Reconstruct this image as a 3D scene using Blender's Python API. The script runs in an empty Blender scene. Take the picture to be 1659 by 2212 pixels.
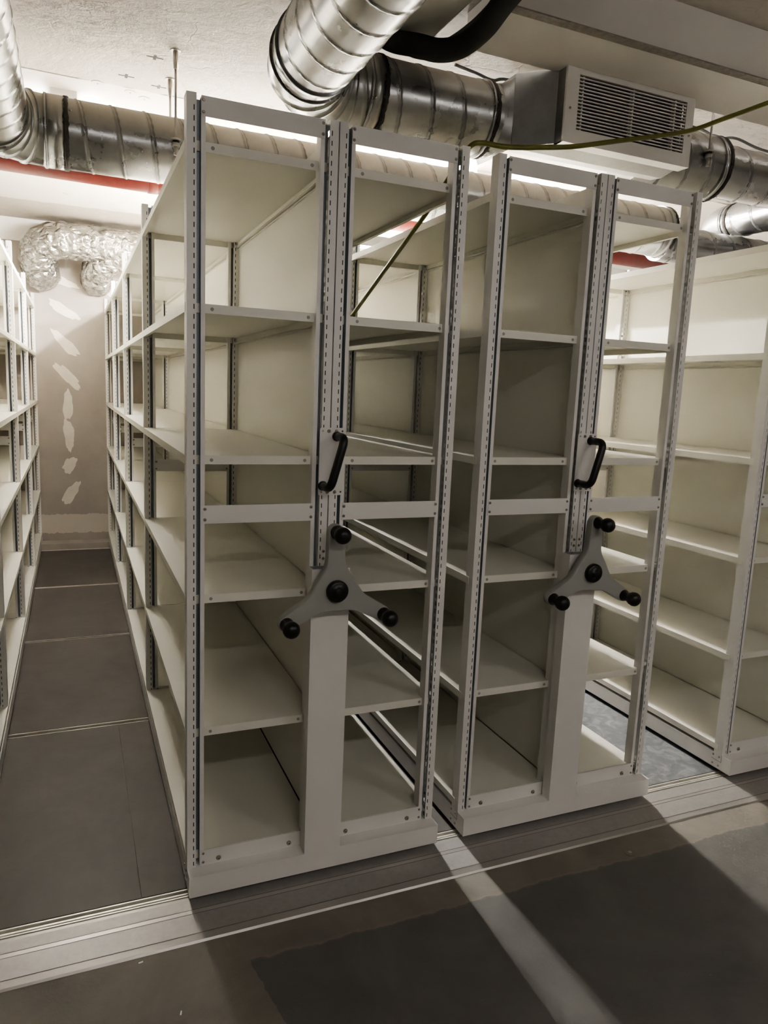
import bpy, math, random
from mathutils import Vector, Matrix
random.seed(7)
scene = bpy.context.scene
col = scene.collection
PI = math.pi

# ------------------------------------------------------------------ materials
def new_mat(name):
    m = bpy.data.materials.new(name); m.use_nodes = True
    nt = m.node_tree; nt.nodes.clear()
    out = nt.nodes.new('ShaderNodeOutputMaterial'); b = nt.nodes.new('ShaderNodeBsdfPrincipled')
    nt.links.new(b.outputs[0], out.inputs[0])
    return m, nt, b
def N(nt, t, **kw):
    n = nt.nodes.new(t)
    for k, v in kw.items():
        if k.startswith('i_'):
            n.inputs[k[2:].replace('_', ' ')].default_value = v
        else: setattr(n, k, v)
    return n
def ramp(nt, src, stops):
    r = nt.nodes.new('ShaderNodeValToRGB'); e = r.color_ramp.elements
    while len(e) < len(stops): e.new(0.5)
    for el, (p, c) in zip(e, stops):
        el.position = p; el.color = (c, c, c, 1) if isinstance(c, (int, float)) else (*c, 1)
    nt.links.new(src, r.inputs[0]); return r
def mixc(nt, fac, a, b):
    m = nt.nodes.new('ShaderNodeMix'); m.data_type = 'RGBA'
    for s, v in ((0, fac), (6, a), (7, b)):
        if hasattr(v, 'node'): nt.links.new(v, m.inputs[s])
        else: m.inputs[s].default_value = v if s == 0 else (*v, 1)
    return m.outputs[2]
def math_n(nt, op, a, b=None, c=None, clamp=False):
    m = nt.nodes.new('ShaderNodeMath'); m.operation = op; m.use_clamp = clamp
    for i, v in enumerate((a, b, c)):
        if v is None: continue
        if hasattr(v, 'node'): nt.links.new(v, m.inputs[i])
        else: m.inputs[i].default_value = v
    return m.outputs[0]
def pos(nt):
    return nt.nodes.new('ShaderNodeNewGeometry').outputs['Position']
def noise(nt, scale, detail=4, rough=.55, vec=None, dist=0):
    n = nt.nodes.new('ShaderNodeTexNoise'); n.inputs['Scale'].default_value = scale
    n.inputs['Detail'].default_value = detail; n.inputs['Roughness'].default_value = rough
    n.inputs['Distortion'].default_value = dist
    nt.links.new(vec if vec is not None else pos(nt), n.inputs['Vector']); return n.outputs['Fac']
def bump(nt, b, h, s, d=.01):
    n = nt.nodes.new('ShaderNodeBump'); n.inputs['Strength'].default_value = s; n.inputs['Distance'].default_value = d
    nt.links.new(h, n.inputs['Height']); nt.links.new(n.outputs[0], b.inputs['Normal'])
def simple(name, c, rough=.5, metal=0, var=.06, vscale=6, bmp=0, spec=.5):
    m, nt, b = new_mat(name)
    if var < .04 and not bmp:
        b.inputs['Base Color'].default_value = (*c, 1); b.inputs['Roughness'].default_value = rough; b.inputs['Metallic'].default_value = metal
        b.inputs['Specular IOR Level'].default_value = spec
        return m
    f = noise(nt, vscale)
    r = ramp(nt, f, ((.3, tuple(x*(1-var) for x in c)), (.7, tuple(min(1, x*(1+var)) for x in c))))
    nt.links.new(r.outputs[0], b.inputs['Base Color'])
    b.inputs['Roughness'].default_value = rough; b.inputs['Metallic'].default_value = metal
    b.inputs['Specular IOR Level'].default_value = spec
    if bmp: bump(nt, b, noise(nt, 120), bmp, .002)
    return m

PAINT = simple('cream_powder_coat', (.80, .783, .705), .42, 0, .025, 3)
PAINT2 = simple('white_powder_coat', (.79, .775, .75), .40, 0, .03, 5)
GROOVE = simple('bluish_grey_channel', (.30, .34, .37), .45, .3, .05)  # channel's blue grey, darkened for the shade deep in the groove
STEELB = simple('zinc_bolt', (.42, .40, .37), .35, .8, .1)
DARK = simple('black_gap', (.008, .008, .008), .7)
HOLE = simple('dark_hole', (.10, .095, .085), .7)
LIT_HOLE = simple('backlit_hole', (.85, .83, .78), .5)  # shelf holes with light coming through, painted as pale discs
GREY_HOLE = simple('grey_hole', (.34, .33, .30), .5)  # discs standing in for shelf holes, grey set between lit and dark ones
BLACKP = simple('black_plastic', (.012, .011, .010), .38, 0, .1, 20)
RUBBER = simple('black_foam_rubber', (.018, .016, .014), .75, 0, .25, 30, .2)
WHEELG = simple('grey_plastic', (.36, .365, .34), .42, 0, .03, 8)
RED = simple('red_painted_pipe', (.135, .013, .007), .5, 0, .22, 9, .1)
RAIL = simple('bright_rail_steel', (.80, .77, .70), .35, .45, .12, 15)
CABLE = simple('olive_green_cable', (.17, .17, .035), .45, 0, .12, 30)
GREYC = simple('grey_cable', (.10, .10, .10), .5)
VENTW = simple('white_vent_enamel', (.74, .72, .69), .38, 0, .02)
WHITEB = simple('pale_panel', (.62, .61, .57), .5, 0, .03)
SEAL = simple('dark_sealant', (.035, .030, .026), .7, 0, .5, 60, .6)
PATCHM = simple('pale_spackle', (.74, .69, .61), .8, 0, .06, 12, .2)

def galv(name, dust, base=(.56, .565, .56), rgh=.30):
    m, nt, b = new_mat(name)
    n1 = noise(nt, 5, 5, .6); n2 = noise(nt, 45, 3, .6)
    r1 = ramp(nt, n1, ((.25, tuple(x*.72 for x in base)), (.75, tuple(min(1, x*1.18) for x in base))))
    c = mixc(nt, math_n(nt, 'MULTIPLY', n2, .25), r1.outputs[0], (.60, .60, .59))
    # settled dust on upward facing metal
    g = nt.nodes.new('ShaderNodeNewGeometry'); sx = nt.nodes.new('ShaderNodeSeparateXYZ')
    nt.links.new(g.outputs['Normal'], sx.inputs[0])
    n3 = noise(nt, 9, 4, .55)
    up = math_n(nt, 'ADD', sx.outputs['Z'], math_n(nt, 'MULTIPLY_ADD', n3, .22, -.11))
    du = ramp(nt, up, ((.05, 0), (.75, dust)))
    c2 = mixc(nt, du.outputs[0], c, (.36, .33, .275))
    # folded lock seam darkening from the per-vertex seam attribute
    at = nt.nodes.new('ShaderNodeAttribute'); at.attribute_name = 'seam'
    c3 = mixc(nt, math_n(nt, 'MULTIPLY', at.outputs['Fac'], .8), c2, (.045, .042, .038))
    nt.links.new(c3, b.inputs['Base Color'])
    met = math_n(nt, 'MULTIPLY_ADD', du.outputs[0], -.75, .92)
    met = math_n(nt, 'MULTIPLY', met, math_n(nt, 'MULTIPLY_ADD', at.outputs['Fac'], -.8, 1))
    nt.links.new(met, b.inputs['Metallic'])
    rr = math_n(nt, 'MULTIPLY_ADD', n1, .22, rgh-.10)
    rr = math_n(nt, 'MULTIPLY_ADD', du.outputs[0], .4, rr)
    nt.links.new(rr, b.inputs['Roughness'])
    bump(nt, b, n1, .025, .01)
    return m
GALV = galv('galvanised_steel', .85, (.34, .345, .34), .27)
GALVC = galv('clean_galvanised_steel', .2, (.38, .385, .39), .24)
SHEET = galv('galvanised_sheet', .0, (.33, .335, .335), .40)

def foil_mat():
    m, nt, b = new_mat('crumpled_foil')
    v = nt.nodes.new('ShaderNodeTexVoronoi'); v.inputs['Scale'].default_value = 17; v.feature = 'DISTANCE_TO_EDGE'
    d = noise(nt, 9, 4, .6, dist=1.5)
    nt.links.new(pos(nt), v.inputs['Vector'])
    h = math_n(nt, 'ADD', math_n(nt, 'MULTIPLY', v.outputs['Distance'], 1.4), d)
    r = ramp(nt, d, ((.3, (.34, .325, .30)), (.7, (.62, .60, .56))))
    nt.links.new(r.outputs[0], b.inputs['Base Color'])
    b.inputs['Metallic'].default_value = .85; b.inputs['Roughness'].default_value = .24
    bump(nt, b, h, .75, .03); return m
FOIL = foil_mat()

def sep(nt):
    s = nt.nodes.new('ShaderNodeSeparateXYZ'); nt.links.new(pos(nt), s.inputs[0]); return s.outputs
def floor_mat():
    m, nt, b = new_mat('stained_concrete')
    x, y, z = sep(nt)
    w = math_n(nt, 'MULTIPLY_ADD', noise(nt, 7, 4), .05, -.025)
    w2 = math_n(nt, 'MULTIPLY_ADD', noise(nt, 30, 3), .02, -.01)
    yy = math_n(nt, 'ADD', math_n(nt, 'ADD', y, w), w2)
    xx = math_n(nt, 'ADD', x, w2)
    # smooth dark levelled area starting a hand's width off the ramp
    iny = math_n(nt, 'LESS_THAN', yy, -.265)
    inx = math_n(nt, 'GREATER_THAN', math_n(nt, 'MULTIPLY_ADD', y, .17, xx), .085)
    inside = math_n(nt, 'MULTIPLY', iny, inx)
    n = noise(nt, 3.2, 6, .6, dist=.6); nf = noise(nt, 40, 4, .7)
    out_c = ramp(nt, n, ((.25, (.15, .135, .113)), (.55, (.215, .195, .168)), (.8, (.27, .25, .218)))).outputs[0]
    in_c = ramp(nt, n, ((.25, (.105, .100, .094)), (.7, (.15, .143, .132)))).outputs[0]
    c = mixc(nt, inside, out_c, in_c)
    # pale rim of the levelled area
    e = math_n(nt, 'ABSOLUTE', math_n(nt, 'ADD', yy, .262))
    rim = ramp(nt, e, ((.0, .55), (.012, 0)))
    rimf = math_n(nt, 'MULTIPLY', rim.outputs[0], math_n(nt, 'GREATER_THAN', xx, .13))
    c = mixc(nt, math_n(nt, 'MULTIPLY', rimf, noise(nt, 18, 3)), c, (.30, .26, .21))
    c = mixc(nt, math_n(nt, 'MULTIPLY', math_n(nt, 'GREATER_THAN', nf, .72), .5), c, (.26, .24, .21))
    # pale scuffs near the middle of the walkway
    sc = nt.nodes.new('ShaderNodeMapping'); sc.inputs['Scale'].default_value = (26, 5, 1); sc.inputs['Rotation'].default_value = (0, 0, .18)
    nt.links.new(pos(nt), sc.inputs['Vector'])
    ns = noise(nt, 1.2, 3, .6, vec=sc.outputs[0])
    scm = math_n(nt, 'MULTIPLY', ramp(nt, ns, ((.62, 0), (.74, .5))).outputs[0],
                 ramp(nt, math_n(nt, 'ABSOLUTE', math_n(nt, 'ADD', x, -.03)), ((.02, 1), (.11, 0))).outputs[0])
    c = mixc(nt, scm, c, (.34, .30, .25))
    nt.links.new(c, b.inputs['Base Color'])
    b.inputs['Roughness'].default_value = .62
    bump(nt, b, math_n(nt, 'ADD', nf, n), .25, .006)
    return m
FLOORM = floor_mat()
def panel_mat():
    m, nt, b = new_mat('dark_floor_board')
    n = noise(nt, 4, 6, .65, dist=.4); n2 = noise(nt, 14, 4, .6, dist=1)
    c = ramp(nt, n, ((.25, (.070, .062, .057)), (.75, (.105, .095, .087)))).outputs[0]
    x, y, z = sep(nt)
    right = math_n(nt, 'GREATER_THAN', x, 1.0)
    c2 = ramp(nt, n2, ((.3, (.10, .105, .115)), (.5, (.15, .155, .165)), (.72, (.26, .265, .275)))).outputs[0]
    c = mixc(nt, right, c, c2)
    nt.links.new(c, b.inputs['Base Color']); b.inputs['Roughness'].default_value = .5
    bump(nt, b, n2, .08, .004); return m
PANELM = panel_mat()
def ramp_mat():
    m, nt, b = new_mat('anodised_ramp')
    n = noise(nt, 60, 3)
    c = ramp(nt, n, ((.3, (.36, .345, .33)), (.7, (.40, .385, .37)))).outputs[0]
    nt.links.new(c, b.inputs['Base Color']); b.inputs['Roughness'].default_value = .45; b.inputs['Metallic'].default_value = .35
    return m
RAMPM = ramp_mat()
RAMPL = simple('anodised_ramp_edge', (.43, .41, .385), .35, .4, .03)
RAMPD = simple('anodised_ramp_groove', (.17, .155, .145), .5, .2, .03)

def ceil_mat():
    m, nt, b = new_mat('old_painted_ceiling')
    x, y, z = sep(nt)
    w = math_n(nt, 'MULTIPLY_ADD', noise(nt, 6, 4), .05, -.025)
    yy = math_n(nt, 'ADD', y, w)
    rough = math_n(nt, 'LESS_THAN', yy, 1.92)
    grey = math_n(nt, 'MULTIPLY', math_n(nt, 'GREATER_THAN', math_n(nt, 'MULTIPLY_ADD', noise(nt, 25, 4), .06, yy), 4.72), 1.0)
    n = noise(nt, 2.2, 7, .68, dist=.8); nf = noise(nt, 22, 6, .72, dist=.6)
    big = ramp(nt, noise(nt, 1.1, 3, .5), ((.5, 0), (.66, 1))).outputs[0]
    flake = math_n(nt, 'MULTIPLY', ramp(nt, nf, ((.50, 0), (.63, .9))).outputs[0], big)
    cr = ramp(nt, n, ((.3, (.44, .405, .36)), (.7, (.56, .525, .48)))).outputs[0]
    cr = mixc(nt, flake, cr, (.25, .22, .185))
    cs = ramp(nt, n, ((.3, (.74, .70, .65)), (.7, (.78, .745, .70)))).outputs[0]
    c = mixc(nt, rough, cs, cr)
    cg = ramp(nt, nf, ((.3, (.42, .385, .33)), (.62, (.50, .465, .41)), (.7, (.70, .66, .6)))).outputs[0]
    c = mixc(nt, grey, c, cg)
    # broken joint line between rough and smooth plaster
    e = math_n(nt, 'ABSOLUTE', math_n(nt, 'ADD', math_n(nt, 'MULTIPLY_ADD', w, .4, y), -1.92))
    ln = ramp(nt, e, ((.004, 1), (.010, 0))).outputs[0]
    ln = math_n(nt, 'MULTIPLY', ln, ramp(nt, noise(nt, 3.3, 3), ((.44, 0), (.5, 1))).outputs[0])
    c = mixc(nt, ln, c, (.10, .085, .07))
    # long hairline cracks
    v = nt.nodes.new('ShaderNodeTexVoronoi'); v.feature = 'DISTANCE_TO_EDGE'; v.inputs['Scale'].default_value = 1.7
    mp = nt.nodes.new('ShaderNodeVectorMath'); mp.operation = 'MULTIPLY_ADD'
    nn = nt.nodes.new('ShaderNodeTexNoise'); nn.inputs['Scale'].default_value = 5; nn.inputs['Detail'].default_value = 5
    nt.links.new(pos(nt), nn.inputs['Vector']); nt.links.new(nn.outputs['Color'], mp.inputs[0])
    mp.inputs[1].default_value = (.35, .35, .35); nt.links.new(pos(nt), mp.inputs[2])
    nt.links.new(mp.outputs[0], v.inputs['Vector'])
    ck = math_n(nt, 'MULTIPLY', ramp(nt, v.outputs['Distance'], ((.0, .55), (.012, 0))).outputs[0], rough)
    ck = math_n(nt, 'MULTIPLY', ck, ramp(nt, noise(nt, 2.5, 2), ((.48, 0), (.58, 1))).outputs[0])
    c = mixc(nt, ck, c, (.25, .22, .19))
    nt.links.new(c, b.inputs['Base Color']); b.inputs['Roughness'].default_value = .75
    h = math_n(nt, 'MULTIPLY', math_n(nt, 'ADD', math_n(nt, 'ADD', n, math_n(nt, 'MULTIPLY', nf, .4)), math_n(nt, 'MULTIPLY', ck, -.4)), math_n(nt, 'MULTIPLY_ADD', rough, .9, .1))
    bump(nt, b, h, .6, .02)
    return m
CEILM = ceil_mat()
def wall_mat():
    m, nt, b = new_mat('grey_plasterboard')
    x, y, z = sep(nt)
    n = noise(nt, 3, 5, .6)
    w = math_n(nt, 'MULTIPLY_ADD', noise(nt, 16, 4), .06, -.03)
    c = ramp(nt, n, ((.3, (.36, .325, .29)), (.7, (.43, .39, .345)))).outputs[0]
    zz = math_n(nt, 'ADD', z, w)
    band = math_n(nt, 'MULTIPLY', math_n(nt, 'GREATER_THAN', zz, .10), math_n(nt, 'LESS_THAN', zz, .285))
    c = mixc(nt, band, c, (.60, .55, .48))
    top = math_n(nt, 'GREATER_THAN', z, 2.775)
    c = mixc(nt, top, c, (.78, .75, .71))
    nt.links.new(c, b.inputs['Base Color']); b.inputs['Roughness'].default_value = .8
    bump(nt, b, n, .1, .004); return m
WALLM = wall_mat()
WALLW = simple('white_painted_wall', (.62, .59, .55), .8, 0, .05, 3, .1)
SOFFM = simple('painted_plasterboard_soffit', (.70, .67, .635), .7, 0, .05, 2.5, .1)
def strip_mat():
    m, nt, b = new_mat('raw_plaster_edge')
    n = noise(nt, 50, 6, .7)
    c = ramp(nt, n, ((.3, (.26, .24, .21)), (.7, (.40, .37, .33)))).outputs[0]
    nt.links.new(c, b.inputs['Base Color']); b.inputs['Roughness'].default_value = .9
    bump(nt, b, n, .6, .01); return m
STRIPM = strip_mat()
def emit(name, c, s):
    m = bpy.data.materials.new(name); m.use_nodes = True; nt = m.node_tree; nt.nodes.clear()
    o = nt.nodes.new('ShaderNodeOutputMaterial'); e = nt.nodes.new('ShaderNodeEmission')
    e.inputs[0].default_value = (*c, 1); e.inputs[1].default_value = s
    nt.links.new(e.outputs[0], o.inputs[0]); return m
TUBE_E = emit('lit_tube', (1, .965, .92), 45)
TUBE_P = emit('lit_tube_far', (1, .965, .92), 22)
TUBE_W = emit('weaker_lit_tube', (1, .965, .92), 6)
TUBE_FILL = emit('fill_tube', (1, .965, .93), 2.4)  # glow of the added fill lamps behind the camera

# ------------------------------------------------------------------ mesh builder
class MB:
    def __init__(s): s.v = []; s.f = []; s.m = []; s.sm = []; s.mats = []; s.seam = {}
    def mi(s, mat):
        if mat not in s.mats: s.mats.append(mat)
        return s.mats.index(mat)
    def quad(s, pts, mat, smooth=False):
        i = len(s.v); s.v += [tuple(p) for p in pts]; s.f.append(tuple(range(i, i+len(pts)))); s.m.append(s.mi(mat)); s.sm.append(smooth)
    def hexa(s, p, mat):
        i = len(s.v); s.v += [tuple(q) for q in p]; k = s.mi(mat)
        for f in ((0, 3, 2, 1), (4, 5, 6, 7), (0, 1, 5, 4), (1, 2, 6, 5), (2, 3, 7, 6), (3, 0, 4, 7)):
            s.f.append(tuple(i+j for j in f)); s.m.append(k); s.sm.append(False)
    def box(s, x0, x1, y0, y1, z0, z1, mat):
        s.hexa(((x0, y0, z0), (x1, y0, z0), (x1, y1, z0), (x0, y1, z0), (x0, y0, z1), (x1, y0, z1), (x1, y1, z1), (x0, y1, z1)), mat)
    def ring_loft(s, rings, mat, caps=True, smooth=True, seam=None):
        i0 = len(s.v); n = len(rings[0]); k = s.mi(mat)
        for ri, r in enumerate(rings):
            for j, p in enumerate(r):
                if seam is not None and seam[ri][j] > 0: s.seam[len(s.v)] = seam[ri][j]
                s.v.append(tuple(p))
        for a in range(len(rings)-1):
            for j in range(n):
                q = (i0+a*n+j, i0+a*n+(j+1) % n, i0+(a+1)*n+(j+1) % n, i0+(a+1)*n+j)
                s.f.append(q); s.m.append(k); s.sm.append(smooth)
        if caps:
            s.f.append(tuple(i0+j for j in range(n))[::-1]); s.m.append(k); s.sm.append(False)
            b = i0+(len(rings)-1)*n
            s.f.append(tuple(b+j for j in range(n))); s.m.append(k); s.sm.append(False)
    def cyl(s, a, b, r, mat, n=12, r2=None):
        a = Vector(a); b = Vector(b); t = (b-a).normalized()
        u = t.orthogonal().normalized(); w = t.cross(u)
        rg = [[p+u*(rr*math.cos(2*PI*j/n))+w*(rr*math.sin(2*PI*j/n)) for j in range(n)] for p, rr in ((a, r), (b, r2 or r))]
        s.ring_loft(rg, mat)
    def tube(s, path, r, mat, n=12, caps=True, rfun=None, seam=None):
        P = [Vector(p) for p in path]; rings = []; sm = []
        t = (P[1]-P[0]).normalized(); u = t.orthogonal().normalized()
        if abs(t.z) < .9: u = Vector((0, 0, 1)); u = (u-t*u.dot(t)).normalized()
        acc = 0
        for i, p in enumerate(P):
            if i: acc += (P[i]-P[i-1]).length
            if i == 0: t2 = (P[1]-P[0]).normalized()
            elif i == len(P)-1: t2 = (P[-1]-P[-2]).normalized()
            else: t2 = ((P[i]-P[i-1]).normalized()+(P[i+1]-P[i]).normalized()).normalized()
            u = (u-t2*u.dot(t2)).normalized(); w = t2.cross(u)
            ring = []; srow = []
            for j in range(n):
                th = 2*PI*j/n; rr = r; sv = 0
                if rfun: rr, sv = rfun(acc, th)
                ring.append(p+u*(rr*math.cos(th))+w*(rr*math.sin(th))); srow.append(sv)
            rings.append(ring); sm.append(srow)
        s.ring_loft(rings, mat, caps, True, sm if rfun else None)
    def sphere(s, c, r, mat, nu=20, nv=12, sc=(1, 1, 1)):
        c = Vector(c); rings = []
        for i in range(nv+1):
            ph = -PI/2+PI*(i+.02)/(nv+.04)
            rings.append([c+Vector((r*math.cos(ph)*math.cos(2*PI*j/nu)*sc[0], r*math.sin(ph)*sc[1], r*math.cos(ph)*math.sin(2*PI*j/nu)*sc[2])) for j in range(nu)])
        s.ring_loft(rings, mat)
    def bolt(s, c, r, mat, d=(0, -1, 0), h=.004, hole=True):
        c = Vector(c); d = Vector(d)
        s.cyl(c, c+d*h*.5, r, mat, 10); s.cyl(c+d*h*.5, c+d*h, r, mat, 10, r*.65)
        if hole: s.cyl(c+d*h, c+d*(h+.0004), r*.35, HOLE, 6)
    def mesh(s, name):
        me = bpy.data.meshes.new(name); me.from_pydata(s.v, [], s.f)
        for m in s.mats: me.materials.append(m)
        me.polygons.foreach_set('material_index', s.m); me.polygons.foreach_set('use_smooth', s.sm)
        if s.seam:
            at = me.attributes.new('seam', 'FLOAT', 'POINT')
            for i, v in s.seam.items(): at.data[i].value = v
        me.update(); return me
    def build(s, name, parent=None, loc=None, bev=0):
        o = bpy.data.objects.new(name, s.mesh(name)); col.objects.link(o)
        if parent: o.parent = parent
        if loc: o.location = loc
        if bev:
            b = o.modifiers.new('bevel', 'BEVEL'); b.width = bev; b.segments = 2; b.limit_method = 'ANGLE'
        return o
def link_mesh(name, me, parent, loc=(0, 0, 0), scale=None):
    o = bpy.data.objects.new(name, me); col.objects.link(o); o.parent = parent; o.location = loc
    if scale: o.scale = scale
    return o
def thing(name, label, cat, loc=(0, 0, 0), group=None):
    o = bpy.data.objects.new(name, None); col.objects.link(o); o.location = loc
    o['label'] = label; o['category'] = cat; o.empty_display_size = .1
    if group: o['group'] = group
    return o
def tag(o, label, cat, group=None):
    o['label'] = label; o['category'] = cat
    if group: o['group'] = group
    return o
def struct(o): o['kind'] = 'structure'; return o
def smooth_path(pts, n=10):
    P = [Vector(p) for p in pts]; out = []
    for i in range(len(P)-1):
        p0 = P[max(i-1, 0)]; p1 = P[i]; p2 = P[i+1]; p3 = P[min(i+2, len(P)-1)]
        for k in range(n):
            t = k/n
            out.append(.5*((2*p1)+(p2-p0)*t+(2*p0-5*p1+4*p2-p3)*t*t+(3*p1-p0-3*p2+p3)*t**3))
    out.append(P[-1]); return out

# ------------------------------------------------------------------ room shell
ZC = 2.97; YW = 5.47; ZF = -.04
X0, X1, Y0 = -3.2, 5.6, -4.6
m = MB(); m.box(X0-.2, X1+.2, Y0-.2, YW+.2, ZF-.2, ZF, FLOORM); struct(m.build('floor'))
m = MB(); m.box(X0-.2, X1+.2, Y0-.2, YW+.2, ZC, ZC+.2, CEILM); ceil = struct(m.build('ceiling'))
m = MB(); m.box(X0-.2, X1+.2, YW, YW+.2, ZF, ZC, WALLM); wb = struct(m.build('wall_back'))
m = MB(); m.box(X0-.2, X0, Y0, YW, ZF, ZC, WALLW); struct(m.build('wall_left'))
m = MB(); m.box(X1, X1+.2, Y0, YW, ZF, ZC, WALLW); struct(m.build('wall_right'))
m = MB(); m.box(X0-.2, X1+.2, Y0-.2, Y0, ZF, ZC, WALLW); struct(m.build('wall_front'))
m = MB(); m.box(X0, X1, 5.30, YW, ZF, .03, WALLM); struct(m.build('baseboard_back'))
# spackle strokes on the far wall
random.seed(3)
for (cx, cz, a, b, ang) in ((-.36, 2.46, .135, .034, -18), (-.35, 2.20, .145, .042, -30), (-.345, 1.90, .155, .044, -46), (-.335, 1.60, .155, .046, -46),
                            (-.338, 1.33, .14, .042, 88), (-.337, 1.05, .145, .044, 94), (-.335, .76, .085, .050, 62), (-.33, .49, .125, .047, 58), (.02, 2.42, .10, .03, -40)):
    m = MB(); pts = []
    ca, sa = math.cos(math.radians(ang)), math.sin(math.radians(ang))
    ph = random.random()*6
    for k in range(36):
        t = 2*PI*k/36; rr = 1+.10*math.sin(3*t+ph)+.07*math.sin(7*t+2*ph)+random.uniform(-.06, .06)
        sx = math.copysign(abs(math.cos(t))**.8, math.cos(t))
        px, pz = a*rr*sx, b*rr*math.sin(t)
        pts.append((cx+px*ca-pz*sa, cz+px*sa+pz*ca))
    m.ring_loft([[(x, YW+.001, z) for x, z in pts][::-1], [(x, YW-.0015, z) for x, z in pts][::-1]], PATCHM, smooth=False)
    m.build('spackle_patch', wb)
# small black setting out crosses and anchor discs on the ceiling
m = MB()
for (x, y) in ((.07, 1.51), (.12, 1.83), (-.03, 1.78)):
    m.box(x-.035, x+.035, y-.004, y+.004, ZC-.001, ZC+.001, DARK); m.box(x-.006, x+.006, y-.022, y+.022, ZC-.0012, ZC+.001, DARK)
m.build('marking', ceil)
m = MB()
for (x, y) in ((.07, 2.02), (-.15, 1.93), (.0, 1.97), (-.3, 4.3), (.05, 4.45)):
    m.cyl((x, y, ZC), (x, y, ZC-.003), .028, simple('anchor_plaster', (.70, .66, .61), .8), 20); m.cyl((x, y, ZC-.003), (x, y, ZC-.004), .004, HOLE, 8)
m.build('anchor_disc', ceil)

# boxed-in ceiling beam, upper right
m = MB(); m.hexa(((1.085, .21, 2.85), (X1, .21, 2.85), (X1, .545, 2.85), (1.085, .545, 2.85), (1.085, .13, ZC), (X1, .13, ZC), (X1, .545, ZC), (1.085, .545, ZC)), SOFFM)
bm_ = struct(m.build('ceiling_beam'))
m = MB(); m.box(1.083, X1, .205, .245, 2.847, 2.852, STRIPM); m.build('edge_strip', bm_)

# raised floor boards between the rails, ramp profile in front
RY = (.058, 1.36, 2.648, 3.914, 5.255)
for i in range(4):
    ya, yb = RY[i]+.022, RY[i+1]-.022
    for (xa, xb) in (((X0+.3, -.1345), (-.1338, 1.3), (1.3005, 4.4)) if i == 0 else ((X0+.3, 1.3), (1.3005, 4.4))):
        m = MB(); m.box(xa, xb, ya, yb, ZF, -.02, PANELM); struct(m.build('floor_panel'))
m = MB()
prof = [(.034, -.021, RAMPL), (.022, -.021, RAMPM), (-.024, -.0225, RAMPL), (-.040, -.024, RAMPM), (-.118, -.030, RAMPL), (-.141, -.034, RAMPL), (-.146, -.0395, None)]
for (ya, za, mt), (yb, zb, _) in zip(prof, prof[1:]):
    m.quad(((X0+.3, ya, za), (X0+.3, yb, zb), (4.4, yb, zb), (4.4, ya, za)), mt)
for g in (.022, -.024, -.040, -.118):
    zz = -.0205 if g > 0 else -.0215
m.quad(((X0+.3, .034, -.021), (4.4, .034, -.021), (4.4, .034, ZF), (X0+.3, .034, ZF)), RAMPD)
m.box(X0+.3, 4.4, -.1185, -.1165, -.0297, -.0293, RAMPD); m.box(X0+.3, 4.4, -.0245, -.023, -.0224, -.0220, RAMPD)
m.box(X0+.3, 4.4, -.0405, -.039, -.0240, -.0236, RAMPD)
tag(m.build('ramp_profile'), 'long grey metal ramp strip lying along the front of the rails', 'ramp')
names = ('steel floor rail under the front ends of the shelving, next to the ramp', 'second steel floor rail from the front, crossing the aisle',
         'third steel floor rail from the front, crossing the aisle', 'fourth steel floor rail from the front, crossing the aisle', 'farthest steel floor rail along the foot of the back wall')
for i, y in enumerate(RY):
    r = thing('floor_rail', names[i], 'rail', (0, y, ZF), 'rails under the mobile shelving')
    m = MB(); m.box(X0+.3, 4.4, -.0215, .0215, .0005, .006, DARK); m.build('rail_bed', r)
    m = MB()
    for (a, b, h) in ((-.0185, -.0135, .0195), (-.0035, .0035, .016), (.0135, .0185, .0195)) if i == 0 else ((-.019, -.015, .0195), (-.0035, .0015, .012), (.014, .019, .0195)):
        m.box(X0+.3, 4.4, a, b, .002, h, RAIL)
    m.build('rail_bar', r)

m = MB(); m.cyl((1.53, -.235, ZF), (1.53, -.235, ZF+.002), .022, simple('floor_plug_grey', (.20, .18, .155), .7), 20); m.cyl((1.53, -.235, ZF+.002), (1.53, -.235, ZF+.0026), .007, STEELB, 12)
tag(m.build('floor_plug'), 'small round grey plug set in the concrete before the second wheeled unit', 'floor plug')
CHIP = simple('white_plastic_chip', (.85, .84, .80), .4)
for (x, y, a, l) in ((-.157, -.165, .1, 'tiny white plastic chip on the concrete near the ramp'), (-.075, -.375, 1.3, 'tiny white plastic chip at the bottom edge, farther from the ramp')):
    m = MB(); m.hexa([(px*math.cos(a)-py*math.sin(a), px*math.sin(a)+py*math.cos(a), pz) for px, py, pz in ((-.006, -.002, 0), (.006, -.0015, 0), (.006, .0015, 0), (-.006, .002, 0), (-.006, -.002, .0015), (.006, -.0015, .002), (.006, .0015, .002), (-.006, .002, .0015))], CHIP)
    tag(m.build('plastic_chip', loc=(x, y, ZF)), l, 'scrap')

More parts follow.
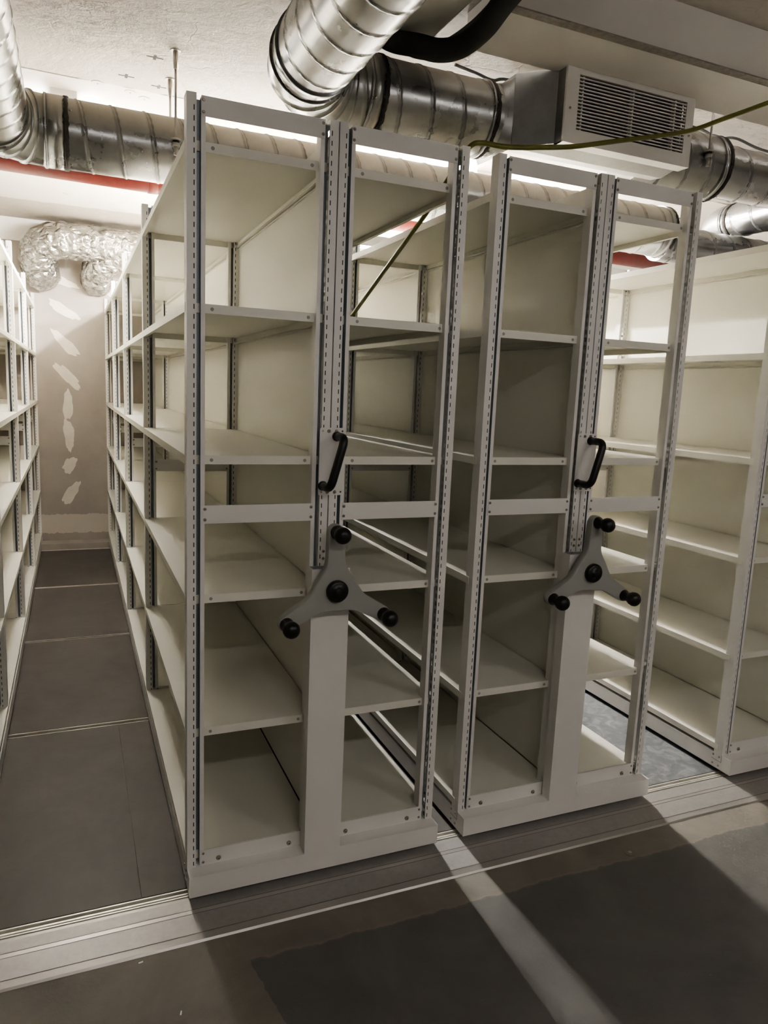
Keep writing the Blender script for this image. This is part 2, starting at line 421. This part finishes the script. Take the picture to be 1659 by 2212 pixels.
# ------------------------------------------------------------------ shelving
W = .858; L = 1.35; H = 2.334; HB = .068; PY = .048; FW = .427
LEV = (2.223, 1.796, 1.368, .948, .521, .108)
ZP0 = HB; PITCH = .027
def post_mesh():
    m = MB(); z0, z1 = ZP0, H
    n = int((z1-z0)/PITCH)
    zs = [z0+.008+i*PITCH for i in range(n)]
    def slotted(pt, a0, a1, s0, s1, sl):
        # plate in (a, z); slot columns between s0..s1
        m.quad((pt(a0, z0), pt(s0, z0), pt(s0, z1), pt(a0, z1)), PAINT2); m.quad((pt(s1, z0), pt(a1, z0), pt(a1, z1), pt(s1, z1)), PAINT2)
        zc = z0
        for z in zs:
            m.quad((pt(s0, zc), pt(s1, zc), pt(s1, z), pt(s0, z)), PAINT2); zc = z+sl
        m.quad((pt(s0, zc), pt(s1, zc), pt(s1, z1), pt(s0, z1)), PAINT2)
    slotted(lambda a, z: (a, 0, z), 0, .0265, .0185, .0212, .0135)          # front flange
    m.quad(((.0165, .003, z0), (.0232, .003, z0), (.0232, .003, z1-.002), (.0165, .003, z1-.002)), DARK)   # black strip behind the slots, shade inside the channel put in as colour
    m.quad(((0, 0, z0), (0, .046, z0), (0, .046, z1), (0, 0, z1)), PAINT2)    # outer web
    slotted(lambda a, z: (.0265, a, z), 0, .032, .006, .0175, .0155)           # inner web
    m.quad(((0, .046, z0), (.008, .046, z0), (.008, .046, z1), (0, .046, z1)), PAINT2)
    m.quad(((.0265, .032, z0), (.039, .032, z0), (.039, .032, z1-.006), (.0265, .032, z1-.006)), GROOVE)
    m.quad(((.039, .006, z0), (.039, .032, z0), (.039, .032, z1-.006), (.039, .006, z1-.006)), GROOVE)
    m.quad(((.0267, .001, z0), (.0267, .032, z0), (.0267, .032, z0+.002), (.0267, .001, z0+.002)), GROOVE)
    m.box(.0391, .0515, .006, .046, z0, z1-.006, PAINT2)
    return m.mesh('upright_post')
def shelf_mesh(w):
    m = MB(); t = .0025; h = .026; l = L-.004
    m.box(0, w, 0, l, -t, 0, PAINT)
    m.box(0, t, 0, l, -h, -t, PAINT); m.box(w-t, w, 0, l, -h, -t, PAINT)
    m.box(t, w-t, 0, t, -h, -t, PAINT); m.box(t, w-t, l-t, l, -h, -t, PAINT)
    m.box(t, .014, t, l-t, -h, -h+.0015, PAINT); m.box(w-.014, w-t, t, l-t, -h, -h+.0015, PAINT)
    for x in (.075, w-.062):
        m.cyl((x, -.0004, -h*.52), (x, .001, -h*.52), .0052, GREY_HOLE, 12)
        m.cyl((x, l+.0004, -h*.52), (x, l-.001, -h*.52), .0052, LIT_HOLE, 12)
    return m.mesh('shelf')
def plate_mesh(name, x0, x1, zh, bolts=True):
    m = MB(); m.box(x0, x1, 0, .002, 0, zh, PAINT2)
    if bolts:
        for x in (x0+.006, x1-.006):
            for z in (zh*.22, zh*.80): m.bolt((x, 0, z), .0048, STEELB, h=.003)
    return m.mesh(name)
POST = post_mesh()
SHELF = shelf_mesh(.4205)
HEAD = plate_mesh('header_plate', .0395, FW-.0395, .0515)
BRACE = plate_mesh('cross_brace', .046, FW-.046, .054)
def endp():
    m = MB(); m.box(.044, FW-.044, 0, .002, 0, .053, PAINT2)
    for x in (.050, FW-.050):
        for z in (.012, .042): m.bolt((x, 0, z), .0042, STEELB, h=.003)
    m.bolt((.098, 0, .018), .0078, STEELB, h=.006); m.bolt((FW-.098, 0, .018), .0078, STEELB, h=.006)
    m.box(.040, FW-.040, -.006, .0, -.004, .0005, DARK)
    return m.mesh('end_plate')
ENDP = endp()
def panel_mesh():
    m = MB(); m.box(0, .012, .002, L-.002, .112, 2.31, PAINT)
    for z in LEV[:-1]: m.box(-.006, .018, .004, L-.004, z-.034, z-.030, PAINT)
    return m.mesh('back_panel')
BPAN = panel_mesh()
D = 4*L+.1
def base_mesh():
    m = MB()
    m.box(0, W+.002, 0, PY+.018, 0, HB, PAINT2)
    m.box(0, W+.002, D-.03, D, 0, HB, PAINT2)
    m.box(0, .045, PY+.0185, D-.0305, 0, HB, PAINT2); m.box(W-.043, W+.002, PY+.0185, D-.0305, 0, HB, PAINT2)
    m.box(.05, W-.05, .1, D-.05, .012, .03, DARK)
    for x, d in ((0, (-1, 0, 0)), (W+.002, (1, 0, 0))):
        for y, z in ((.062, .056), (.062, .016), (.094, .056), (.094, .016)): m.bolt((x, y, z), .0045, STEELB, d, .003, False)
        xx = x-.0006 if x == 0 else x+.0006
        m.box(min(x, xx), max(x, xx), .050, .1, .0355, .0368, HOLE); m.box(min(x, xx), max(x, xx), .0495, .0505, .0368, HB, HOLE)
    return m.mesh('base_frame')
BASE = base_mesh()
def column_mesh():
    m = MB(); x0, x1 = .367, .491
    m.box(x0, x1, -.0015, PY-.004, HB, 1.026, PAINT2)
    m.box(x0+.004, x1-.004, .004, PY-.01, 1.026, 1.0265, GROOVE)
    m.bolt((x0+.025, .022, 1.0265), .004, STEELB, (0, 0, 1), .002)
    for x in (.418, .441):
        for z in (1.048, 1.071): m.bolt((x, PY, z), .0048, STEELB, h=.003)
    return m.mesh('drive_column')
COLM = column_mesh()
def star_outline(n=240):
    A = [math.radians(90+120*k) for k in range(3)]; R = .181
    def sd(x, y):
        d = math.hypot(x, y)-.056; k = .050; ds = [d]
        for a in A:
            ex, ey = math.cos(a)*R, math.sin(a)*R; t = max(0, min(1, (x*ex+y*ey)/(R*R)))
            ds.append(math.hypot(x-ex*t, y-ey*t)-(.034-.010*t))
        s = ds[0]
        for q in ds[1:]:
            h = max(k-abs(s-q), 0)/k; s = min(s, q)-h*h*k*.25
        return s
    out = []
    # dense sampling near the arm tips
    for i in range(n):
        t = 2*PI*i/n; t = t-.27*math.sin(3*(t-PI/2))
        lo, hi = 0, .3
        # last inside point along the ray
        for _ in range(40):
            mid = (lo+hi)/2
            if sd(mid*math.cos(t), mid*math.sin(t)) < 0: lo = mid
            else: hi = mid
        out.append((lo*math.cos(t), lo*math.sin(t)))
    return out
OUT = star_outline()
def wheel_mesh():
    m = MB(); rings = []
    for y, s in ((.016, .93), (.013, .985), (.004, 1.0), (-.008, 1.0), (-.0135, .975), (-.016, .93)):
        ring = []
        for (x, z) in OUT:
            r = math.hypot(x, z); d = (1-s)*.09
            f = max(0, (r-d)/r); ring.append((x*f, y, z*f))
        rings.append(ring)
    m.ring_loft(rings, WHEELG)
    m.cyl((0, .016, 0), (0, .034, 0), .03, WHEELG, 20)
    return m.mesh('handwheel')
def knob_mesh():
    m = MB(); rings = []
    for y, r in ((0, .0215), (-.004, .0215), (-.010, .019), (-.022, .0155), (-.030, .0165), (-.036, .021), (-.045, .0248), (-.055, .0258), (-.064, .0235), (-.071, .018), (-.075, .010), (-.076, .003)):
        rings.append([(r*math.cos(2*PI*j/20), y, r*math.sin(2*PI*j/20)) for j in range(20)])
    m.ring_loft(rings, BLACKP); return m.mesh('knob')
def hub_mesh():
    m = MB(); rings = []
    for y, r in ((0, .034), (-.012, .034), (-.016, .031), (-.018, .026), (-.018, .012), (-.022, .011), (-.023, .008), (-.023, .001)):
        rings.append([(r*math.cos(2*PI*j/28), y, r*math.sin(2*PI*j/28)) for j in range(28)])
    m.ring_loft(rings, BLACKP); return m.mesh('hub_cap')
WH, KN, HUB = wheel_mesh(), knob_mesh(), hub_mesh()
def hplate_mesh():
    m = MB(); x0, x1, z0, z1, r = .3945, .4765, 1.2495, 1.458, .006
    pts = []
    for cx, cz, a0 in ((x1-r, z1-r, 0), (x0+r, z1-r, 90), (x0+r, z0+r, 180), (x1-r, z0+r, 270)):
        for k in range(5):
            a = math.radians(a0+22.5*k); pts.append((cx+r*math.cos(a), cz+r*math.sin(a)))
    m.ring_loft([[(x, .0475, z) for x, z in pts], [(x, .0445, z) for x, z in pts]], PAINT2, smooth=False)
    for z in (1.448, 1.2595):
        for x in (.4235, .4475): m.bolt((x, .0445, z), .0055, STEELB, h=.004)
        m.cyl((.404, .0445, z), (.404, .044, z), .003, STEELB, 8); m.cyl((.467, .0445, z), (.467, .044, z), .003, HOLE, 8)
    return m.mesh('handle_plate')
def bar_mesh():
    m = MB(); a = Vector((.4495, .0445, 1.432)); b = Vector((.408, .0445, 1.279)); o = Vector((0, -.074, 0)); e = (b-a).normalized()
    path = [a]; q = .03
    def arc(c, p, d):
        for k in range(7):
            t = k/6; yield p.lerp(c, t).lerp(c.lerp(d, t), t)
    path += list(arc(a+o, a+o*(1-q/.074), a+o+e*q)); path += list(arc(b+o, b+o-e*q, b+o*(1-q/.074))); path.append(b)
    m.tube(path, .0130, BLACKP, 16)
    m.cyl(a, a+o*.12, .0155, BLACKP, 16, .0132); m.cyl(b, b+o*.12, .0155, BLACKP, 16, .0132)
    return m.mesh('handle_bar')
HP, HBAR = hplate_mesh(), bar_mesh()

def shelving(x0, label, wheel=0, sides=(0, 1), group='cream mobile shelving units'):
    root = thing('mobile_shelving_unit', label, 'shelving unit', (x0, 0, 0), group)
    link_mesh('base_frame', BASE, root)
    XS = {0: 0, 1: .431}
    for k in range(5):
        y = PY+k*L
        for s in (0, 1):
            link_mesh('upright_post', POST, root, (XS[s], y, 0)); link_mesh('upright_post', POST, root, (XS[s]+FW, y, 0), (-1, 1, 1))
            link_mesh('header_plate', HEAD, root, (XS[s], y+.004, 2.280))
            link_mesh('cross_brace', BRACE, root, (XS[s], y+.004, 1.1695))
            link_mesh('end_plate', ENDP, root, (XS[s], y+.004, .0665))
    for k in range(4):
        y = PY+k*L+.026
        for z in LEV:
            link_mesh('shelf', SHELF, root, (-.001, y, z)); link_mesh('shelf', SHELF, root, (W+.001-.4205, y, z))
        link_mesh('back_panel', BPAN, root, (.423, y, 0))
    if wheel:
        link_mesh('drive_column', COLM, root)
        w = link_mesh('handwheel', WH, root, (.430, -.038, .970)); w.rotation_euler = (0, math.radians(wheel), 0)
        w['label'] = 'grey three-armed handwheel with black knobs'
        for k in range(3):
            a = math.radians(90+120*k); kn = link_mesh('knob', KN, w, (.181*math.cos(a), -.014, .181*math.sin(a)))
        link_mesh('hub_cap', HUB, w, (0, -.016, 0))
        p = link_mesh('handle_plate', HP, root); hb = link_mesh('handle_bar', HBAR, p); hb['label'] = 'black slanted pull handle'
    return root
shelving(0, 'cream shelving unit with handwheel, nearest the camera, beside the long dark aisle', -1.5)
shelving(.965, 'cream shelving unit with handwheel, second from the near one, under the white air grille', 1.6)
shelving(-1.455, 'cream shelving unit without visible wheel at the left edge, across the long aisle')
shelving(2.28, 'brightly lit cream shelving unit at the right edge, without visible wheel')

# ------------------------------------------------------------------ ventilation ducts
def arc_xy(c, R, a0, a1, z, n):
    return [(c[0]+R*math.cos(math.radians(a0+(a1-a0)*i/n)), c[1]+R*math.sin(math.radians(a0+(a1-a0)*i/n)), z) for i in range(n+1)]
def line_pts(a, b, step):
    a = Vector(a); b = Vector(b); n = max(2, int((b-a).length/step)); return [a.lerp(b, i/n) for i in range(n+1)]
def spiral(r, pitch=.137, ph=0, hand=1, lip=.0035):
    def f(s, th):
        q = ((s/pitch-hand*th/(2*PI)+ph) % 1)*pitch
        w = .011
        if q < w: return r+lip*math.sin(PI*q/w), .35
        if q < w+.007: return r, .9
        return r, 0
    return f
def gores(r, every, total, lip=.006):
    def f(s, th):
        q = (s+every*.5) % every; w = .012
        if abs(q-every*.5) < w*.5: return r+lip, .45
        if 0 < q-every*.5-w*.5 < .006: return r, .9
        return r, 0
    return f
def spiral_pipe(name, a, b, r, parent, mat=GALV, **k):
    m = MB(); m.tube(line_pts(a, b, .0055), r, mat, 48, True, spiral(r, **k)); return m.build(name, parent)
def gore_elbow(name, path, r, every, parent, mat=GALV):
    m = MB(); m.tube(path, r, mat, 48, True, gores(r, every, 0)); return m.build(name, parent)
def collar(name, c, axis, r, w, parent, mat=GALV, lip=.007, seal=True):
    c = Vector(c); ax = Vector(axis); random.seed(int(abs(c.x*1000)))
    m = MB(); m.tube([c-ax*w*.5, c+ax*w*.5], r+lip*.6, mat, 48)
    m.tube([c-ax*(w*.5+.006), c-ax*(w*.5-.004)], r+lip, mat, 48)
    k = m.build(name, parent)
    if seal:
        m = MB(); u = ax.orthogonal().normalized(); v = ax.cross(u); rings = []
        n = 72; ws = [random.uniform(.55, 1.0) for _ in range(n)]; ws2 = [random.uniform(.3, 1.0) for _ in range(n)]
        for e, rr in ((-1, 0), (-.6, .005), (.6, .005), (1, 0)):
            rings.append([c+ax*(w*.5+.004+.014*e*(ws[j] if e > 0 else ws2[j]))+(u*math.cos(2*PI*j/n)+v*math.sin(2*PI*j/n))*(r+lip*.3+rr) for j in range(n)])
        m.ring_loft(rings, SEAL, False); m.build('sealant_band', k)
        m = MB()
        for a in (20, 110, 205, 300):
            d = u*math.cos(math.radians(a))+v*math.sin(math.radians(a)); m.bolt(c+ax*(w*.5+.022)+d*(r-.001), .005, STEELB, d, .006, False)
        m.build('screw', k)
    return k
R1 = .14; Z1 = 2.607; YD = 1.55; XT = -.5725; RB = .20
d1 = thing('ventilation_duct', 'long galvanised spiral duct bending round behind the near shelving, red pipe under it', 'duct', (0, 0, 0))
spiral_pipe('duct_pipe', (XT, -2.2, Z1), (XT, YD-RB, Z1), R1, d1, hand=-1)
gore_elbow('elbow', arc_xy((XT+RB, YD-RB), RB, 180, 90, Z1, 64), R1, RB*PI/2/4, d1)
collar('coupling', (-.335, YD, Z1), (1, 0, 0), R1, .075, d1)
spiral_pipe('duct_pipe', (XT+RB, YD, Z1), (3.0, YD, Z1), R1, d1, ph=.22)
collar('coupling', (3.0, YD, Z1), (1, 0, 0), R1, .03, d1)
spiral_pipe('duct_pipe', (3.0, YD, Z1-.06), (5.3, YD, Z1-.06), .108, d1, mat=GALVC, pitch=.16)

R2 = .14; Z2 = 2.70; Y2 = .756; X2 = .49; RB2 = .20
d2 = thing('ventilation_duct', 'big galvanised spiral duct overhead, elbow towards the camera, feeding the white grille', 'duct')
spiral_pipe('duct_pipe', (X2, -2.2, Z2), (X2, Y2-RB2, Z2), R2, d2, mat=GALVC, hand=-1, ph=.4)
collar('coupling', (X2, Y2-RB2-.06, Z2), (0, 1, 0), R2, .02, d2, GALVC, seal=False)
gore_elbow('elbow', arc_xy((X2+RB2, Y2-RB2), RB2, 180, 90, Z2, 64), R2, RB2*PI/2/4, d2)
collar('coupling', (.775, Y2, Z2), (1, 0, 0), R2, .05, d2)
spiral_pipe('duct_pipe', (X2+RB2, Y2, Z2), (1.33, Y2, Z2), R2, d2, ph=.1)
collar('coupling', (1.275, Y2, Z2), (1, 0, 0), R2, .01, d2)
spiral_pipe('duct_pipe', (2.05, Y2, Z2), (2.55, Y2, Z2), R2, d2, mat=GALVC, ph=.55)
collar('coupling', (2.53, Y2, Z2), (1, 0, 0), R2, .03, d2, GALVC)
spiral_pipe('duct_pipe', (2.55, Y2, Z2), (5.3, Y2, Z2), .118, d2, mat=GALVC, ph=.3, pitch=.15)

# far elbow over the right-hand unit
d3 = thing('ventilation_duct', 'small galvanised duct with smooth bulging elbow above the right-hand shelving', 'duct')
X3, Z3, R3 = 3.70, 2.772, .104
spiral_pipe('duct_pipe', (X3, 1.0, Z3), (X3, 1.70, Z3), R3, d3, mat=GALVC, pitch=.15)
p0 = Vector((X3, 1.66, Z3)); e1 = Vector((0, 1, 0)); e2 = Vector((.85, .15, -.5)).normalized()
pth = []; RE = .15
for i in range(25):
    t = i/24; pth.append(p0.lerp(p0+e1*RE, t).lerp((p0+e1*RE).lerp(p0+e1*RE+e2*RE, t), t))
m = MB(); m.tube(pth, R3+.006, SHEET, 40); m.build('elbow', d3)
m = MB(); q = pth[-1]; m.tube([q, q+e2*.012], R3+.012, SHEET, 40); m.tube([q, q+e2*.14], R3-.004, GALVC, 40); m.build('collar', d3)
collar('coupling', (X3, 1.64, Z3), (0, -1, 0), R3, .03, d3, GALVC)

# white supply grille on its plenum
g = thing('air_supply_grille', 'white slatted air grille on a galvanised box under the ceiling beam', 'vent')
gx0, gx1, gz0, gz1, gy = 1.497, 2.150, 2.575, 2.862, .472
m = MB()
xr = gx1-.012
def slab(ya, xa, za, zb, yb, xb, zc, zd):
    m.hexa(((xa, ya, za), (xr, ya, za), (xr, yb, zc), (xb, yb, zc), (xa, ya, zb), (xr, ya, zb), (xr, yb, zd), (xb, yb, zd)), SHEET)
slab(gy+.058, 1.499, 2.583, 2.858, .618, 1.354, 2.566, 2.842)
slab(.618, 1.354, 2.566, 2.842, .685, 1.354, 2.574, 2.842)
slab(.685, 1.354, 2.574, 2.842, .92, 1.354, 2.69, 2.842)
m.build('plenum_box', g)
m = MB(); n = 48
def ringx(x, ry, rz, sq):
    out = []
    for j in range(n):
        t = 2*PI*j/n; c, q = math.cos(t), math.sin(t); k = 1+(1/max(abs(c), abs(q))-1)*sq
        out.append((x, Y2+ry*k*c, Z2+rz*k*q))
    return out
m.ring_loft([ringx(1.356, .138, .136, .9), ringx(1.335, .139, .138, .35), ringx(1.315, R2+.001, R2+.001, 0)], SHEET, False); m.build('transition', g)
m = MB(); bw = .055
m.box(gx0, gx1, gy, gy+.012, gz1-.034, gz1, VENTW); m.box(gx0, gx1, gy, gy+.012, gz0, gz0+.052, VENTW)
m.box(gx0, gx0+.058, gy, gy+.012, gz0+.052, gz1-.034, VENTW); m.box(gx1-.042, gx1, gy, gy+.012, gz0+.052, gz1-.034, VENTW)
m.box(gx0, gx1, gy+.012, gy+.06, gz1-.004, gz1, VENTW); m.box(gx0, gx1, gy+.012, gy+.06, gz0, gz0+.004, VENTW)
m.box(gx0, gx0+.004, gy+.012, gy+.06, gz0, gz1, SHEET); m.box(gx1-.004, gx1, gy+.012, gy+.06, gz0, gz1, SHEET)
m.bolt((gx0+.022, gy, 2.70), .005, STEELB); m.bolt((gx1-.018, gy, 2.70), .005, STEELB)
m.build('grille_frame', g)
m = MB(); m.box(gx0+.05, gx1-.04, gy+.045, gy+.05, gz0+.04, gz1-.03, DARK); m.build('dark_backing', g)  # black sheet standing in for the unlit inside of the box
zlo, zhi = gz0+.052, gz1-.034
for i in range(15):
    z = zlo+.008+(zhi-zlo-.02)*i/14
    m = MB(); m.box(gx0+.056, gx1-.040, gy+.003, gy+.010, z, z+.0048, VENTW)
    m.build('slat', g)
for x in (gx0+.085, (gx0+gx1)/2+.01, gx1-.095):
    m = MB(); m.box(x-.0035, x+.0035, gy+.010, gy+.03, zlo, zhi, VENTW); m.build('mullion', g)

# foil covered flexible ducts on the back wall
f = thing('foil_flexible_duct', 'crumpled silver foil duct with two drooping ends going into the back wall', 'duct')
def foil(path, r, seed):
    random.seed(seed); pp = smooth_path(path, 22); ph = [random.random()*6 for _ in range(8)]
    def rf(s, th):
        v = r*(1+.030*math.sin(s*75+ph[0])+.022*math.sin(5*th+s*21+ph[1])+.018*math.sin(9*th-s*37+ph[2])+.015*math.sin(13*th+s*60+ph[3])+random.uniform(-.008, .008)); return v, 0
    m = MB(); m.tube(pp, r, FOIL, 56, True, rf); return m
foil([(1.6, 5.19, 2.75), (1.0, 5.19, 2.755), (.4, 5.18, 2.76), (.1, 5.17, 2.765), (-.2, 5.17, 2.77), (-.36, 5.18, 2.765), (-.49, 5.22, 2.73), (-.55, 5.29, 2.64), (-.54, 5.36, 2.555), (-.53, 5.42, 2.515), (-.53, 5.468, 2.51)], .155, 1).build('main_run', f)
foil([(.22, 5.18, 2.72), (.08, 5.21, 2.68), (-.03, 5.27, 2.61), (-.065, 5.34, 2.54), (-.065, 5.41, 2.49), (-.065, 5.468, 2.485)], .135, 2).build('branch', f)

# red pipe
m = MB(); m.cyl((X0, 2.2, 2.66), (5.4, 2.2, 2.565), .055, RED, 28)
for x in (.1, 2.75, 3.05): m.cyl((x, 2.2, 2.660-.011*(x-X0)), (x+.05, 2.2, 2.660-.011*(x+.05-X0)), .0585, RED, 28)
tag(m.build('red_pipe'), 'red painted pipe running behind and below the long galvanised duct', 'pipe')

# hanger rods
def rod(x, y, z0, z1, label, clamp=True):
    t = thing('hanger_rod', label, 'hanger rod', (x, y, z1), 'threaded rods carrying the ducts')
    m = MB(); m.cyl((0, 0, 0), (0, 0, z0-z1), .0055, STEELB, 10); m.build('rod', t)
    m = MB(); m.cyl((0, 0, 0), (0, 0, -.004), .022, STEELB, 16); m.cyl((0, 0, -.004), (0, 0, -.075), .011, STEELB, 6); m.build('anchor_sleeve', t)
    if clamp:
        m = MB(); zz = z0-z1
        m.cyl((0, 0, zz+.05), (0, 0, zz+.058), .020, STEELB, 14); m.cyl((0, 0, zz+.040), (0, 0, zz+.050), .014, BLACKP, 14)
        m.cyl((0, 0, zz+.025), (0, 0, zz+.040), .018, STEELB, 6); m.cyl((0, 0, zz-.01), (0, 0, zz+.025), .011, STEELB, 6); m.build('nut', t)
rod(.143, 1.395, 2.56, ZC, 'front threaded rod with nut hanging before the long duct at left')
rod(.158, 1.712, 2.60, ZC, 'rear threaded rod partly hidden behind the long duct at left', False)
rod(2.385, .600, 2.66, ZC, 'threaded rod with nut hanging right of the white air grille')

# insulated hoses and pale unit between the ducts
m = MB(); m.box(.30, .957, -1.2, .565, 2.86, ZC, WHITEB)
tag(m.build('ceiling_unit', bev=.012), 'pale grey boxed unit on the ceiling behind the big overhead duct', 'ceiling unit')
m = MB(); m.tube(smooth_path([(1.00, -.6, 2.89), (1.01, -.1, 2.86), (1.016, .15, 2.835), (1.022, .30, 2.808), (.990, .40, 2.783), (.930, .45, 2.775), (.865, .50, 2.797), (.81, .61, 2.845), (.775, .68, 2.905)], 12), .038, RUBBER, 20)
tag(m.build('insulated_hose'), 'thick black insulated hose sagging beside the pale ceiling unit, lower of two', 'hose', 'black insulated hoses')
m = MB(); m.tube(smooth_path([(1.06, -.6, 2.93), (1.062, 0, 2.905), (1.06, .25, 2.878), (1.045, .42, 2.852), (1.0, .56, 2.835), (.92, .64, 2.85), (.87, .70, 2.91)], 12), .030, RUBBER, 20)
tag(m.build('insulated_hose'), 'slimmer black insulated hose tucked behind the thick one, against the ceiling beam', 'hose', 'black insulated hoses')

# cables
m = MB(); m.tube(smooth_path([(2.75, .10, 2.96), (2.45, .12, 2.85), (2.17, .12, 2.724), (1.949, .12, 2.626), (1.777, .12, 2.554), (1.469, .12, 2.471), (1.315, .12, 2.430), (1.221, .12, 2.411), (1.041, .12, 2.382), (.945, .12, 2.378), (.908, .13, 2.370), (.902, .19, 2.342), (.902, .281, 2.296), (.91, .4356, 2.2307), (.91, .588, 2.1685), (.91, 1.209, 1.9136), (.895, 1.36, 1.846), (.82, 1.52, 1.806), (.70, 1.75, 1.8055)], 8), .0085, CABLE, 10)
tag(m.build('green_cable'), 'olive green cable crossing the air grille and dropping between the two wheeled shelving units', 'cable')
m = MB(); m.tube(smooth_path([(1.24, .93, 2.965), (1.346, .93, 2.952), (1.429, .93, 2.94), (1.523, .93, 2.958), (1.9, .93, 2.955), (2.4, .93, 2.955), (2.66, .93, 2.945), (2.76, .93, 2.92), (2.885, .93, 2.945), (3.12, .93, 2.92), (3.6, .93, 2.945)], 8), .007, GREYC, 8)
tag(m.build('grey_cable'), 'thin grey cable sagging along the ceiling behind the air grille', 'cable')
m = MB(); m.box(3.86, 4.02, .99, 1.02, 2.66, 2.70, BLACKP); m.cyl((3.9, 1.005, 2.70), (3.9, 1.005, ZC), .005, STEELB, 8); m.cyl((3.98, 1.005, 2.70), (3.98, 1.005, ZC), .005, STEELB, 8)
tag(m.build('duct_bracket', bev=.003), 'small black bracket hanging beside the elbowed duct at right', 'bracket')

# ------------------------------------------------------------------ light fittings
def batten(x0, x1, y, z, label, em, rot=0):
    t = thing('tube_light', label, 'light', ((x0+x1)/2, y, 0), 'tube lights'); t.rotation_euler = (0, 0, rot)
    x0, x1, y = -(x1-x0)/2, (x1-x0)/2, 0
    m = MB(); m.box(x0, x1, y-.06, y+.06, z+.04, ZC, VENTW); m.box(x0, x0+.02, y-.06, y+.06, z-.02, z+.04, VENTW); m.box(x1-.02, x1, y-.06, y+.06, z-.02, z+.04, VENTW); m.build('housing', t)
    for dy in (-.045, .045):
        m = MB(); m.cyl((x0+.02, dy, z), (x1-.02, dy, z), .013, em, 6); m.build('tube', t)
batten(.305, 1.505, 3.25, 2.85, 'lit tube light lengthwise above the narrow gap between the two wheeled shelving units', TUBE_E, PI/2)
batten(2.05, 3.25, 4.2, 2.85, 'lit tube light whose end glints above the second shelving unit', TUBE_P)
batten(1.67, 2.57, 2.6, 2.85, 'lit tube light running lengthwise above the gap left of the right-hand shelving', TUBE_E, PI/2)
batten(-.75, .15, 2.55, 2.85, 'lit tube light lengthwise above the long dark aisle, hidden by the duct', TUBE_W, PI/2)
batten(-.4, .8, -3.2, 2.85, 'added fill tube light on the ceiling behind the camera', TUBE_FILL)  # unseen lamp, added to fill the shelf fronts
batten(2.0, 3.2, -3.2, 2.85, 'added fill tube light on the ceiling behind the camera, further right', TUBE_FILL)  # second unseen lamp added for front fill

w = bpy.data.worlds.new('world'); scene.world = w; w.use_nodes = True
w.node_tree.nodes['Background'].inputs[0].default_value = (.9, .88, .85, 1); w.node_tree.nodes['Background'].inputs[1].default_value = .02

# ------------------------------------------------------------------ camera
cam = bpy.data.cameras.new('camera'); co = bpy.data.objects.new('camera', cam); col.objects.link(co)
yaw, pitch, roll = .4082, -.1622, .0436
Fw = Vector((math.sin(yaw)*math.cos(pitch), math.cos(yaw)*math.cos(pitch), math.sin(pitch)))
Rv = Vector((math.cos(yaw), -math.sin(yaw), 0)); Uv = Rv.cross(Fw)
R_ = math.cos(roll)*Rv+math.sin(roll)*Uv; U_ = -math.sin(roll)*Rv+math.cos(roll)*Uv
M = Matrix(((R_.x, U_.x, -Fw.x, -.2952), (R_.y, U_.y, -Fw.y, -2.0671), (R_.z, U_.z, -Fw.z, 1.5685), (0, 0, 0, 1)))
co.matrix_world = M
cam.sensor_fit = 'VERTICAL'; cam.sensor_height = 36; cam.lens = 36*1563.86/2212; cam.clip_start = .05
scene.camera = co
scene.view_settings.view_transform = 'AgX'; scene.view_settings.look = 'AgX - Medium High Contrast'; scene.view_settings.exposure = 4.75
try: scene.cycles.use_denoising = True
except Exception: pass
scene.cycles.max_bounces = 7; scene.cycles.diffuse_bounces = 5; scene.cycles.glossy_bounces = 3; scene.cycles.transmission_bounces = 0
scene.cycles.use_adaptive_sampling = True; scene.cycles.adaptive_threshold = .04; scene.cycles.sample_clamp_indirect = 6
